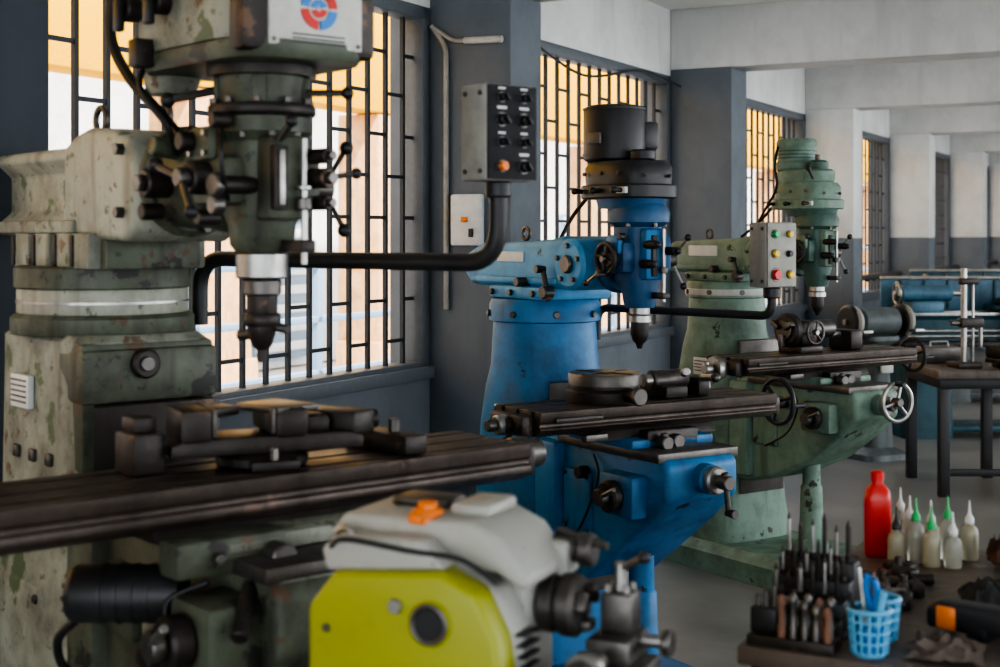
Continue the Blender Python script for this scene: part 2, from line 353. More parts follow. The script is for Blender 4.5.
def std_mill(name,X,phi,P):
    b=B(name,place(X[0],X[1],-R(phi))); m=P['m']; ml=P['ml']; hx=P['hx']; hm=P['hm']; mot=P['mot']; he=P['he']
    b.loft([(0,.26,0,.62,.29,8),(.09,.26,0,.62,.29,8),(.11,.26,0,.60,.27,8),(.13,.26,0,.58,.25,8)],m,40)
    b.bx(.40,.84,-.23,.23,.11,.125,M['iron'],.004)
    b.loft([(.12,-.02,0,.27,.24,6),(.3,-.01,0,.24,.215,6),(.6,0,0,.215,.195,5),(.9,0,0,.2,.188,4),(1.02,0,0,.19,.186,3),(1.1,0,0,.186,.186,2.1),(1.25,0,0,.18,.18,2),(1.255,0,0,.195,.195,2),(1.31,0,0,.195,.195,2),(1.33,0,0,.185,.185,2)],m,40)
    if P.get('ring'): b.lathe([(.197,0),(.199,.003),(.199,.028),(.197,.03)],(0,0,1.265),(0,0,1),M['white'])
    b.prism([(.19,-.11),(.24,-.14),(.24,.14),(.19,.11)],'z',.35,1.06,M['dsteel'],.003)
    b.bx(-.1,.12,-.225,-.20,.3,.62,m,.008)
    b.box((.03,-.192,.93),(.10,.01,.08),M['label'],.002)
    for k in range(4): b.box((.03,-.198,.955-k*.015),(.08,.003,.004),M['bplast'],0)
    for k in range(8):
        a=k*math.pi/4+.4; b.cyl((.19*math.cos(a),.19*math.sin(a),1.28),(.205*math.cos(a),.205*math.sin(a),1.28),.013,M['dsteel'],seg=6)
    b.prism([(-.15,1.33),(.2,1.33),(.2,1.375),(-.15,1.375)],'y',-.14,.14,ml,.01)
    b.bolts([(-.12,-.14,1.352),(.0,-.14,1.352),(.14,-.14,1.352)],(0,-1,0),.012,M['dsteel'],.012)
    b.prism([(-.32,1.37),(-.38,1.42),(-.37,1.48),(-.26,1.52),(.18,1.535),(.27,1.55),(.34,1.52),(.34,1.39),(.28,1.37)],'y',-.115,.115,ml,.025,3)
    b.bx(-.30,.25,-.122,-.11,1.385,1.405,ml,.004)
    b.box((-.04,-.116,1.475),(.17,.008,.035) if not P.get('sign') else (.20,.008,.05),M['label'],.002)
    b.cyl((.06,-.16,1.39),(.06,-.10,1.39),.016,M['dsteel']); b.crank((.22,-.14,1.36),(0,-1,0),(-.3,0,1),.08,M['dsteel'],.03)
    b.tor((-.12,0,1.555),(0,1,0),.022,.006,M['dsteel'])
    zc=1.455
    b.cyl((.30,0,zc),(hx-.09,0,zc),.078,m); b.cyl((.335,-.135,zc),(.335,.135,zc),.085,ml)
    b.cyl((.335,-.15,zc),(.335,-.13,zc),.03,M['dsteel'])
    for k in range(5):
        a=k*2*math.pi/5+.3; b.cyl((.335+.06*math.cos(a),-.145,zc+.06*math.sin(a)),(.335+.06*math.cos(a),-.13,zc+.06*math.sin(a)),.009,M['dsteel'],seg=6)
    b.cyl((hx-.12,0,zc),(hx-.09,0,zc),.093,he)
    b.loft([(1.32,hx,0,.046,.046,2),(1.34,hx,0,.052,.052,2),(1.39,hx,0,.055,.057,2.5),(1.41,hx-.01,0,.066,.066,3),(1.575,hx-.01,0,.07,.068,3),(1.59,hx-.005,0,.092,.09,2.5),(1.62,hx-.005,0,.095,.092,2.5),(1.65,hx-.005,0,.08,.08,2.2)],he)
    for k in range(6):
        a=k*math.pi/3; b.cyl((hx-.005+.082*math.cos(a),.082*math.sin(a),1.575),(hx-.005+.082*math.cos(a),.082*math.sin(a),1.59),.008,M['dsteel'],seg=6)
    b.bx(hx+.035,hx+.085,-.04,.045,1.41,1.57,hm,.010); b.bx(hx+.08,hx+.092,-.02,.0,1.42,1.55,M['iron'],.003)
    b.bx(hx-.065,hx+.045,-.10,-.045,1.43,1.53,he,.014); b.bx(hx-.03,hx+.035,-.112,-.09,1.49,1.55,hm,.008)
    b.bx(hx-.05,hx+.03,.05,.11,1.43,1.55,he,.015)
    b.cyl((hx+.095,.02,1.34),(hx+.095,.02,1.57),.006,M['steel'],seg=10); b.cyl((hx+.095,.02,1.43),(hx+.095,.02,1.45),.014,M['dsteel']); b.bx(hx+.05,hx+.11,.005,.035,1.35,1.37,M['iron'],.003)
    for dy,dz in((-.03,1.52),(-.045,1.46),(.05,1.50)):
        b.cyl((hx+.07,dy,dz),(hx+.125,dy,dz),.014,M['iron']); b.sph((hx+.13,dy,dz),.011,M['bplast'])
    b.wheel((hx-.005,-.13,1.475),(0,-1,0),.048,.008,M['black'],M['dsteel'],4,handle=.035)
    b.cyl((hx-.005,-.13,1.475),(hx-.005,-.095,1.475),.03,M['iron']); b.cyl((hx+.035,-.11,1.545),(hx+.035,-.09,1.545),.012,M['black'])
    b.cyl((hx-.045,-.10,1.43),(hx-.045,-.135,1.43),.012,M['dsteel']); b.cyl((hx-.045,-.13,1.43),(hx-.09,-.14,1.40),.005,M['steel'],seg=8); b.sph((hx-.094,-.141,1.397),.01,M['bplast'])
    for a in(.9,3.0,5.1):
        p=Vector((hx-.01,.135,1.47)); d=Vector((math.cos(a),.25,math.sin(a))).normalized(); b.cyl(p,p+d*.09,.005,M['steel'],seg=8); b.sph(p+d*.095,.012,M['bplast'])
    b.cyl((hx-.01,.10,1.47),(hx-.01,.145,1.47),.024,M['dsteel'])
    b.lathe([(.038,0),(.038,.02),(.033,.025),(.033,.05)],(hx,0,1.275),(0,0,1),M['steel'])
    b.lathe([(.008,-.045),(.012,-.03),(.022,-.02),(.029,0),(.029,.04),(.024,.045)],(hx,0,1.235),(0,0,1),M['iron'])
    hc=hx-.06
    b.loft([(1.635,hc+.02,0,.11,.09,2.6),(1.665,hc+.02,0,.12,.10,2.6)],he)
    b.loft([(1.665,hc,0,.152,.112,3.4),(1.67,hc,0,.158,.117,3.4),(1.705,hc,0,.158,.117,3.4),(1.71,hc,0,.152,.112,3.4)],mot)
    b.loft([(1.71,hc,0,.145,.105,3.2),(1.73,hc,0,.147,.107,3.2),(1.765,hc,0,.147,.107,3.2),(1.785,hc,0,.132,.094,3.2)],mot)
    b.box((hc+.10,-.106,1.69),(.06,.012,.02),M['label'],.001)
    for dx in(-.1,.0,.11): b.cyl((hc+dx,-.11,1.69),(hc+dx,-.135,1.69),.008,M['bplast'],seg=10); b.sph((hc+dx,-.14,1.69),.011,M['bplast'])
    b.bolts([(hc+.15,-.05,1.735),(hc+.15,.05,1.735),(hc+.0,-.107,1.745),(hc-.09,-.105,1.745),(hc+.09,-.105,1.745)],(.3,-1,0),.007,M['dsteel'])
    if P['hstyle']=='tall':
        mx=hc-.075; b.lathe([(.085,0),(.099,.01),(.10,.02),(.10,.165),(.096,.178),(.08,.185),(.03,.19)],(mx,0,1.785),(0,0,1),mot,36)
        b.lathe([(.104,0),(.104,.012)],(mx,0,1.80),(0,0,1),mot,36); b.lathe([(.1028,0),(.1028,.006)],(mx,0,1.955),(0,0,1),mot,36)
        b.box((mx+.03,-.100,1.86),(.05,.012,.035),M['dsteel'],.001,rz=.3)
        b.cyl((mx+.15,0,1.785),(mx+.15,0,1.82),.04,mot); b.bx(mx-.05,mx+.06,.08,.14,1.83,1.92,mot,.01)
    else:
        mx=hc-.045
        b.loft([(1.785,hc-.01,0,.125,.095,2.6),(1.80,hc-.01,0,.135,.10,2.6),(1.835,hc-.01,0,.135,.10,2.6),(1.845,hc-.01,0,.12,.09,2.6)],mot)
        b.lathe([(.088,0),(.094,.008),(.094,.03),(.086,.04),(.086,.10),(.092,.11),(.092,.125),(.084,.14),(.03,.145)],(mx-.02,0,1.845),(0,0,1),mot,36)
        for k in range(3): b.lathe([(.0885,0),(.0885,.006)],(mx-.02,0,1.895+k*.016),(0,0,1),M['greend'],36)
        b.lathe([(.045,0),(.047,.01),(.047,.03),(.03,.04)],(mx+.11,0,1.845),(0,0,1),M['greend'],28); b.cyl((mx+.11,0,1.88),(mx+.11,0,1.91),.014,M['dsteel'])
        b.curve([(mx-.06,-.08,1.95),(mx-.02,-.14,1.86),(mx+.0,-.15,1.76),(mx-.12,-.12,1.64),(mx-.2,-.1,1.54)],.006,M['rubber'])
        b.cyl((hc+.12,-.09,1.80),(hc+.14,-.14,1.84),.007,M['dsteel'],seg=8); b.sph((hc+.142,-.145,1.843),.013,M['bplast'])
    b.curve([(mx-.09,.05,1.85),(mx-.2,.1,1.75),(mx-.3,.05,1.62),(.1,0,1.54)],.007,M['rubber'])
    b.curve([(hx-.05,.10,1.52),(hx-.15,.16,1.60),(hx-.2,.12,1.70),(hc-.1,.1,1.75)],.006,M['rubber'])
    k0,k1=.20,P['kx']; yb=.14
    b.prism([(k0,.42),(k0,.895),(k1-.03,.895),(k1,.87),(k1,.77),(k1-.10,.68),(k1-.26,.56),(.45,.46),(.30,.42)],'y',-yb,yb,m,.022,3)
    b.bx(k0,k0+.12,-.18,.18,.45,.88,m,.015)
    b.bx(.30,k1-.02,-.155,.155,.875,.905,M['dsteel'],.004)
    b.bx(.33,.48,-yb-.012,-yb+.01,.60,.80,m,.01); b.bolts([(.345,-yb-.012,.615),(.465,-yb-.012,.615),(.345,-yb-.012,.785),(.465,-yb-.012,.785)],(0,-1,0),.007,M['dsteel'])
    b.lathe([(.085,0),(.08,.05),(.055,.07),(.048,.3),(.04,.31),(.04,.42)],(.55,0,.12),(0,0,1),m)
    zf=.825
    b.cyl((k1-.01,0,zf),(k1+.04,0,zf),.045,m); b.cyl((k1+.04,0,zf),(k1+.07,0,zf),.042,M['steel']); b.cyl((k1+.07,0,zf),(k1+.09,0,zf),.02,M['dsteel'])
    if P.get('fw'): b.wheel((k1+.105,0,zf+.02),(1,-.1,0),.080,.010,M['steel'],M['dsteel'],3,handle=.05)
    else: b.crank((k1+.10,0,zf),(1,0,0),(0,.1,-.8),.09,M['dsteel'],.03)
    b.bx(k1-.26,k1-.09,-yb-.06,-yb+.01,.70,.83,m,.015); b.cyl((k1-.17,-yb-.06,.765),(k1-.17,-yb-.10,.765),.048,M['iron']); b.cyl((k1-.17,-yb-.10,.765),(k1-.17,-yb-.13,.765),.026,M['dsteel']); b.cyl((k1-.17,-yb-.12,.765),(k1-.09,-yb-.125,.80),.008,M['dsteel'],seg=8)
    b.cyl((k1-.40,-yb,.80),(k1-.40,-yb-.04,.80),.02,M['iron'])
    b.curve([(k1-.35,-yb-.01,.86),(k1-.3,-yb-.03,.80),(k1-.36,-yb-.03,.68),(.42,-yb-.02,.60)],.004,M['rubber'])
    b.bx(hx-.17,hx+.17,-.16,.16,.90,.93,m,.008); b.prism([(hx-.11,.925),(hx+.11,.925),(hx+.085,.965),(hx-.085,.965)],'y',-.22,.22,M['iron'],.004)
    b.bx(hx+.12,hx+.17,-.10,.10,.885,.955,M['iron'],.008); b.cyl((hx+.17,.0,.92),(hx+.20,.0,.92),.022,M['dsteel']); b.crank((hx+.2,-.06,.92),(1,0,0),(0,0,-1),.07,M['dsteel'],.03)
    b.bx(hx+.10,hx+.13,-.30,-.22,.93,.952,M['dsteel'],.003)
    zt=1.03; mtable(b,hx,.25,P['t0'],P['t1'],zt,M['table'])
    b.cyl((hx+.127,P['t0']+.05,zt-.028),(hx+.127,P['t0']+.22,zt-.028),.009,M['dsteel'],seg=8)
    if P['lh']=='crank': b.crank((hx,P['t0']-.12,zt-.045),(0,-1,0),(.1,0,-1),.15,M['steel'],.06); b.lathe([(.05,0),(.055,.02),(.045,.05)],(hx,P['t0']-.09,zt-.045),(0,1,0),M['steel'])
    else: b.crank((hx+.02,P['t0']-.04,zt-.045),(0,-1,0),(-.2,0,-.9),.05,M['iron'],.02)
    b.wheel((hx,P['t1']+.12,zt-.045),(0,1,0),.075,.009,M['black'],M['dsteel'],3,handle=.05)
    return b
# ---- blue mill
b=std_mill('blue_milling_machine',(.157,4.9),58,dict(m=M['blue'],ml=M['bluel'],hx=.54,hm=M['blue'],he=M['blued'],mot=M['black'],hstyle='tall',t0=-.46,t1=.47,lh='s',kx=.85))
rotary(b,(.53,-.13,1.03),.115,M['iron'],M['dsteel'])
b.bx(.46,.60,.06,.15,1.03,1.07,M['iron'],.008); b.cyl((.53,.05,1.085),(.53,.19,1.085),.032,M['dsteel']); b.cyl((.53,.02,1.085),(.53,.05,1.085),.022,M['steel'])
b.bx(.45,.58,.21,.26,1.03,1.09,M['iron'],.01); b.cyl((.56,.24,1.085),(.64,.22,1.095),.012,M['steel']); b.cyl((.60,.13,1.11),(.65,.10,1.12),.013,M['steel'])
b.sph((.65,.22,1.095),.016,M['dsteel'])
kn=[(-.25,.82,.011,M['btngreen'],'b'),(.22,.82,.009,M['yel'],'b'),(-.25,.52,.011,M['yel'],'b'),(.22,.52,.009,M['bplast'],'b'),(-.22,.2,.016,M['red'],'b'),(.25,.2,.011,M['yel'],'b')]
pendant(b,(.05,.19,1.18),.78,.34,1.294,1.385,.205,.125,.08,M['boxgrey'],M['boxgrey'],kn,.014)
b.done()
# ---- green mill
b=std_mill('green_milling_machine',(1.093,6.75),56,dict(m=M['green'],ml=M['green'],hx=.585,hm=M['green'],he=M['greend'],mot=M['green'],hstyle='g',t0=-.54,t1=.52,lh='crank',kx=.93,fw=1,ring=1,sign=1))
b.bx(.50,.64,-.16,-.02,1.03,1.06,M['iron'],.006); b.bx(.52,.62,-.13,-.03,1.06,1.17,M['iron'],.02)
b.cyl((.57,-.14,1.13),(.57,-.19,1.13),.075,M['iron']); b.cyl((.57,-.19,1.13),(.57,-.20,1.13),.045,M['dsteel'])
for k in range(3):
    a=k*2.09+.5; b.box((.57+.045*math.cos(a),-.205,1.13+.045*math.sin(a)),(.05,.03,.02),M['dsteel'],.002,ry=-a)
b.cyl((.57,-.03,1.13),(.57,.10,1.13),.04,M['dsteel']); b.wheel((.65,-.08,1.12),(1,0,0),.05,.006,M['dsteel'],M['steel'])
b.bx(.5,.64,.16,.24,1.03,1.12,M['iron'],.012); b.cyl((.57,.1,1.1),(.57,.17,1.1),.012,M['steel'])
b.done()
# ------------------------------------------------------------------ front mill
b=B('sage_milling_machine',place(-.988,3.49,-R(50)))
sg=M['sage']; sd=M['saged']; cr=M['cream']; hx=.77
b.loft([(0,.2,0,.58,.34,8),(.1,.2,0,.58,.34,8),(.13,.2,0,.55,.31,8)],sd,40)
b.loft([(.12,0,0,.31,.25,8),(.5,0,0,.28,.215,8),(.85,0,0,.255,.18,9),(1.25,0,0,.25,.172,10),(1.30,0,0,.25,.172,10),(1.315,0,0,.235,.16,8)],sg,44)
b.bx(.14,.256,-.168,.168,1.0,1.30,sd,.012); b.bx(.13,.268,-.172,.172,1.16,1.285,sd,.012); b.cyl((.26,-.02,1.25),(.285,-.02,1.25),.035,M['iron']); b.cyl((.285,-.02,1.25),(.292,-.02,1.25),.018,M['dsteel'])
b.prism([(.24,-.13),(.30,-.16),(.30,.16),(.24,.13)],'z',.4,1.16,M['iron'],.003)
b.box((-.06,-.183,1.17),(.11,.016,.08),M['label'],.002)
for k in range(5): b.box((-.06,-.193,1.197-k*.013),(.09,.003,.004),M['dsteel'],0)
for k in range(3): b.box((-.10+.1*k,-.181,1.02),(.03,.014,.03),M['dsteel'],.004)
b.bx(-.2,.10,-.20,-.175,.30,.72,sg,.01); b.bolts([(-.17,-.20,.33),(.07,-.20,.33),(-.17,-.20,.69),(.07,-.20,.69)],(0,-1,0),.012,M['dsteel'])
b.lathe([(.218,0),(.222,.006),(.222,.04),(.21,.05)],(0,0,1.31),(0,0,1),sd,40)
b.lathe([(.205,0),(.207,.004),(.207,.055),(.205,.06)],(0,0,1.36),(0,0,1),cr,40); b.lathe([(.209,0),(.209,.006)],(0,0,1.385),(0,0,1),M['steel'],40)
b.lathe([(.21,0),(.214,.004),(.214,.05),(.205,.055)],(0,0,1.42),(0,0,1),sd,40)
for dx in(-.16,-.03,.10,.2):
    b.bx(dx-.05,dx+.05,-.15,-.09,1.47,1.555,sg,.008); b.bx(dx-.05,dx+.05,.09,.15,1.47,1.555,sg,.008)
    b.bx(dx-.045,dx-.03,-.156,-.14,1.475,1.55,M['iron'],.002)
b.bx(-.22,.28,-.12,.12,1.47,1.54,sd,.006)
b.prism([(-.12,1.55),(-.135,1.57),(-.09,1.61),(-.09,1.70),(-.13,1.735),(-.12,1.76),(.12,1.76),(.13,1.735),(.09,1.70),(.09,1.61),(.135,1.57),(.12,1.55)],'x',-.38,.20,cr,.008)
b.prism([(.06,1.545),(.40,1.535),(.45,1.56),(.46,1.70),(.42,1.765),(.34,1.79),(.20,1.80),(.12,1.785),(.06,1.76)],'y',-.132,.132,cr,.02,3)
b.bx(-.38,.14,-.142,-.125,1.555,1.585,sg,.004)
b.tor((.12,-.06,1.825),(0,1,0),.03,.008,M['dsteel']); b.tor((.25,.05,1.83),(.3,1,0),.025,.008,M['dsteel'])
for z in(1.6,1.74): b.cyl((.39,-.15,z),(.39,-.13,z),.014,M['dsteel'],seg=6)
zc=1.67; b.cyl((.44,0,zc),(.66,0,zc),.105,sd); b.cyl((.44,0,zc),(.48,0,zc),.125,sd); b.cyl((.62,0,zc),(.66,0,zc),.115,sd)
for k in range(8):
    a=k*math.pi/4+.2; b.cyl((.475,.108*math.cos(a),zc+.108*math.sin(a)),(.50,.108*math.cos(a),zc+.108*math.sin(a)),.011,M['dsteel'],seg=6)
b.cyl((.55,-.10,zc-.01),(.55,-.16,zc-.01),.032,M['iron']); b.cyl((.55,-.16,zc-.01),(.55,-.175,zc-.01),.02,M['dsteel'],seg=6)
b.cyl((.57,-.09,zc+.06),(.57,-.15,zc+.07),.020,sd); b.cyl((.52,-.10,zc-.07),(.52,-.15,zc-.07),.018,M['iron'])
b.loft([(1.515,hx,0,.054,.054,2),(1.53,hx,0,.066,.066,2),(1.57,hx,0,.068,.068,2.2),(1.60,hx,0,.075,.074,3),(1.74,hx,0,.078,.076,3),(1.76,hx,0,.10,.096,2.5),(1.79,hx,0,.10,.096,2.5),(1.80,hx,0,.084,.084,2),(1.90,hx,0,.09,.09,2)],sd,36)
b.lathe([(.108,0),(.111,.004),(.111,.018),(.108,.022)],(hx,0,1.795),(0,0,1),M['iron'],36); b.lathe([(.112,0),(.112,.02)],(hx,0,1.875),(0,0,1),M['iron'],36)
for k in range(10):
    a=k*.628; b.cyl((hx+.1*math.cos(a),.1*math.sin(a),1.817),(hx+.1*math.cos(a),.1*math.sin(a),1.83),.009,M['dsteel'],seg=6)
    b.cyl((hx+.094*math.cos(a+.3),.094*math.sin(a+.3),1.745),(hx+.094*math.cos(a+.3),.094*math.sin(a+.3),1.762),.009,M['dsteel'],seg=6)
for k in range(4):
    a=k*1.57-.6; b.box((hx+.09*math.cos(a),.09*math.sin(a),1.845),(.016,.03,.06),sd,.004,rz=a)
b.bx(hx+.04,hx+.112,-.05,.055,1.58,1.75,sd,.012); b.bx(hx-.08,hx+.05,-.125,-.05,1.61,1.71,sd,.02); b.bx(hx-.05,hx+.03,.05,.13,1.60,1.72,sd,.02)
b.bx(hx-.06,hx+.02,-.135,-.11,1.70,1.77,sd,.01); b.bolts([(hx-.05,-.135,1.715),(hx+.01,-.135,1.715),(hx-.05,-.135,1.755),(hx+.01,-.135,1.755)],(0,-1,0),.007,M['steel'])
b.bx(hx+.10,hx+.125,-.045,-.012,1.60,1.73,M['iron'],.004); b.bx(hx+.122,hx+.130,-.035,-.022,1.61,1.72,M['steel'],.002)
b.cyl((hx+.128,.022,1.49),(hx+.128,.022,1.745),.007,M['steel'],seg=10); b.cyl((hx+.128,.022,1.60),(hx+.128,.022,1.625),.018,M['dsteel']); b.cyl((hx+.128,.022,1.64),(hx+.128,.022,1.65),.016,M['steel'])
b.bx(hx+.05,hx+.145,.005,.04,1.515,1.54,M['iron'],.004)
b.cyl((hx-.01,-.12,1.665),(hx-.01,-.165,1.665),.034,M['iron']); b.cyl((hx-.01,-.165,1.665),(hx-.01,-.19,1.665),.02,M['dsteel'])
b.cyl((hx-.01,-.18,1.665),(hx-.09,-.19,1.69),.008,M['dsteel'],seg=8); b.sph((hx-.1,-.19,1.693),.016,M['bplast'])
b.cyl((hx-.01,-.18,1.665),(hx+.05,-.19,1.60),.007,M['dsteel'],seg=8); b.sph((hx+.055,-.191,1.595),.014,M['bplast'])
b.cyl((hx-.05,-.12,1.74),(hx-.05,-.165,1.74),.020,M['iron']); b.cyl((hx+.04,-.10,1.78),(hx+.04,-.14,1.78),.016,M['iron'])
b.cyl((hx+.055,-.05,1.65),(hx+.06,-.13,1.65),.018,M['iron']); b.cyl((hx+.06,-.13,1.65),(hx+.062,-.15,1.65),.024,M['dsteel'])
b.cyl((hx+.05,-.12,1.61),(hx+.05,-.145,1.61),.020,M['dsteel']); b.cyl((hx+.0,-.10,1.585),(hx+.0,-.15,1.585),.016,M['iron'])
for zz,rr in((1.71,.016),(1.665,.021),(1.615,.015)):
    b.cyl((hx+.10,.055,zz),(hx+.155,.065,zz),rr,M['iron']); b.cyl((hx+.155,.065,zz),(hx+.168,.067,zz),rr*.6,M['dsteel'])
b.cyl((hx+.15,.06,1.665),(hx+.155,.125,1.675),.006,M['dsteel'],seg=8); b.sph((hx+.155,.13,1.676),.012,M['bplast'])
b.cyl((hx+.12,-.03,1.74),(hx+.16,-.03,1.77),.008,M['dsteel'],seg=8); b.sph((hx+.165,-.03,1.775),.013,M['bplast'])
for a in(1.0,3.1,5.2):
    p=Vector((hx-.02,.16,1.65)); d=Vector((math.cos(a),.25,math.sin(a))).normalized(); b.cyl(p,p+d*.10,.006,M['dsteel'],seg=8); b.sph(p+d*.105,.015,M['bplast'])
b.cyl((hx-.02,.12,1.65),(hx-.02,.175,1.65),.03,M['dsteel'])
b.cyl((hx+.09,.05,1.84),(hx+.14,.11,1.84),.007,M['dsteel'],seg=8); b.sph((hx+.145,.115,1.84),.013,M['bplast'])
b.cyl((hx-.07,-.07,1.85),(hx-.11,-.15,1.83),.009,M['dsteel'],seg=8); b.sph((hx-.115,-.155,1.828),.016,M['bplast'])
b.curve([(hx+.05,-.12,1.76),(hx+.10,-.15,1.72),(hx+.09,-.14,1.66),(hx+.04,-.10,1.62)],.005,M['rubber'])
b.lathe([(.05,0),(.054,.004),(.054,.05),(.05,.055)],(hx,0,1.46),(0,0,1),M['steel'],36)
b.lathe([(.036,0),(.040,.004),(.040,.03),(.036,.035)],(hx,0,1.425),(0,0,1),M['dsteel'])
b.lathe([(.030,0),(.032,.004),(.032,.05),(.028,.055)],(hx,0,1.375),(0,0,1),M['iron'])
b.lathe([(.036,0),(.039,.004),(.039,.022),(.036,.026)],(hx,0,1.362),(0,0,1),M['iron'])
b.lathe([(.009,-.075),(.011,-.05),(.020,-.042),(.030,-.01),(.031,.0)],(hx,0,1.362),(0,0,1),M['iron'])
b.cyl((hx-.02,0,1.345),(hx-.06,-.02,1.34),.012,M['dsteel'],seg=10); b.cyl((hx+.02,.02,1.36),(hx+.045,.035,1.355),.010,M['dsteel'],seg=10)
# belt housing
b.loft([(1.895,.72,0,.24,.15,5),(1.91,.72,0,.25,.16,5),(1.93,.72,0,.25,.16,5),(1.935,.72,0,.235,.145,5)],sd,40)
b.loft([(1.935,.70,0,.25,.155,4.5),(1.95,.70,0,.255,.16,4.5),(2.13,.70,0,.255,.16,4.5),(2.15,.70,0,.24,.145,4.5)],sg,40)
b.bx(.90,.962,-.155,.155,1.905,2.12,M['iron'],.015)
b.bx(.96,.968,-.10,.115,1.918,2.085,M['white'],.003)
# emblem: ring of red/blue arcs with centre arrow
ec=(.012,1.995)
def arc(r0,r1,a0,a1,mm,h=.971):
    n=10; p=[(ec[0]+r1*math.cos(a0+(a1-a0)*k/n),ec[1]+r1*math.sin(a0+(a1-a0)*k/n)) for k in range(n+1)]
    q=[(ec[0]+r0*math.cos(a0+(a1-a0)*k/n),ec[1]+r0*math.sin(a0+(a1-a0)*k/n)) for k in range(n,-1,-1)]
    b.prism(p+q,'x',.967,h,mm,0)
for k,mm in enumerate(('red','btnblue','red','btnblue')): arc(.024,.042,k*math.pi/2+.08,(k+1)*math.pi/2-.08,M[mm])
for k,mm in enumerate(('btnblue','red')): arc(.006,.018,k*math.pi+.3,(k+1)*math.pi-.1,M[mm])
for k in range(3): b.box((.969,.012,1.942-k*.008),(.003,.12,.003),M['bplast'],0)
b.box((.969,.012,2.062),(.003,.13,.008),M['bplast'],0)
b.bolts([(.968,-.09,1.928),(.968,.105,1.928)],(1,0,0),.005,M['dsteel'],.003)
for dx in(.52,.66): b.cyl((dx,-.155,2.03),(dx,-.19,2.03),.028,M['iron']); b.bx(dx-.012,dx+.012,-.21,-.19,1.98,2.05,M['bplast'],.005)
b.bx(.56,.60,-.20,-.155,1.90,1.96,M['iron'],.006)
b.lathe([(.10,0),(.12,.01),(.12,.2),(.11,.22),(.03,.23)],(.60,0,2.15),(0,0,1),M['black'],36)
b.loft([(1.86,.46,-.05,.05,.05,2.5),(1.935,.48,-.05,.07,.07,2.5)],sg)
b.curve([(.40,-.10,2.35),(.34,-.12,2.15),(.33,-.13,2.0),(.40,-.12,1.9),(.50,-.10,1.82),(.6,-.1,1.76)],.012,M['rubber'])
b.curve([(.48,-.12,1.92),(.56,-.17,1.86),(.62,-.14,1.78),(.60,-.11,1.72)],.007,M['rubber'])
# knee and saddle
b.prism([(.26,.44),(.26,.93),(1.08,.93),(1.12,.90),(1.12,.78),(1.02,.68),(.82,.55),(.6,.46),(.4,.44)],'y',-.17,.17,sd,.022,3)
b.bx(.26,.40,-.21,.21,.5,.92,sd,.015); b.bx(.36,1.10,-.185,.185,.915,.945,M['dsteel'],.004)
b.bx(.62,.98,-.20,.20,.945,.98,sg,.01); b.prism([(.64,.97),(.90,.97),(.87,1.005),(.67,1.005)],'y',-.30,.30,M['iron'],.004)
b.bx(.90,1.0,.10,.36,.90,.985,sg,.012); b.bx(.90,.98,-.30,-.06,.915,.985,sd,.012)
b.cyl((.98,-.1,.94),(1.03,-.1,.94),.028,M['dsteel']); b.cyl((.99,.18,.93),(1.04,.18,.93),.022,M['iron']); b.cyl((.98,-.22,.95),(1.0,-.22,.95),.012,M['dsteel'],seg=6)
b.bx(.99,1.10,-.16,-.02,.90,.935,sg,.01); b.cyl((1.02,-.17,.90),(1.10,-.24,.83),.016,M['iron'])
b.lathe([(.09,0),(.085,.05),(.06,.07),(.05,.34)],(.6,0,.13),(0,0,1),sd)
mtable(b,hx,.28,-.74,.62,1.075,M['table'],.085)
b.lathe([(.03,0),(.042,.01),(.042,.05),(.035,.06),(.035,.09),(.02,.10)],(hx,.67,1.025),(0,1,0),M['dsteel'])
b.wheel((hx,-.90,1.02),(0,-1,0),.085,.011,M['black'],M['dsteel'],3,handle=.05)
b.lathe([(.08,0),(.075,.06),(.04,.07)],(hx+.05,-.80,1.02),(0,1,0),M['iron'])
vise(b,(hx+.0,.0,1.077),R(75),.40,M['iron'],1.0)
b.bx(hx-.10,hx-.01,-.28,-.21,1.075,1.16,M['iron'],.008); b.bx(hx-.09,hx-.03,-.27,-.22,1.155,1.19,M['iron'],.006); b.bx(hx-.08,hx+.1,.12,.20,1.13,1.18,M['iron'],.008,rz=.4)
b.bx(hx-.12,hx+.12,.28,.34,1.077,1.12,M['iron'],.008); b.bx(hx-.06,hx+.0,-.14,-.05,1.18,1.20,M['iron'],.006,rz=.2); b.bx(hx-.07,hx+.07,-.02,.09,1.185,1.20,M['dsteel'],.004,rz=.15)
b.cyl((hx+.05,.30,1.12),(hx+.05,.30,1.15),.012,M['dsteel'],seg=6); b.cyl((hx-.05,.30,1.12),(hx-.05,.30,1.14),.012,M['dsteel'],seg=6)
ax=Vector((.64,.77,0)); o=Vector((.74,-.385,.865))
b.lathe([(.044,-.015),(.052,-.006),(.055,0),(.055,.17),(.05,.20),(.035,.21)],o,ax,M['black'],32)
for k in range(4): b.lathe([(.057,0),(.057,.006)],o+ax*(.05+.03*k),ax,M['black'],32)
b.cyl(o-ax*.018,o-ax*.012,.03,M['dsteel'])
w_=Vector((-.77,.64,0))
for k in range(10):
    a=k*.628; p=o-ax*.016+w_*.038*math.cos(a)+Vector((0,0,.038*math.sin(a))); b.cyl(p,p-ax*.004,.005,M['dsteel'],seg=8)
b.bx(.90,1.06,-.28,-.15,.74,.88,sd,.02); b.cyl((.98,-.28,.81),(.98,-.33,.81),.05,M['iron']); b.cyl((.98,-.33,.81),(.98,-.36,.81),.03,M['dsteel'])
b.cyl((.98,-.35,.81),(1.05,-.36,.86),.009,M['steel'],seg=8)
b.curve([(.74,-.38,.82),(.68,-.40,.76),(.68,-.36,.68),(.78,-.22,.60)],.009,M['rubber'])
b.curve([(.95,-.22,.90),(.9,-.28,.86),(.93,-.27,.78),(1.0,-.24,.72)],.006,M['rubber'])
b.cyl((1.11,0,.84),(1.15,0,.84),.045,M['steel'])
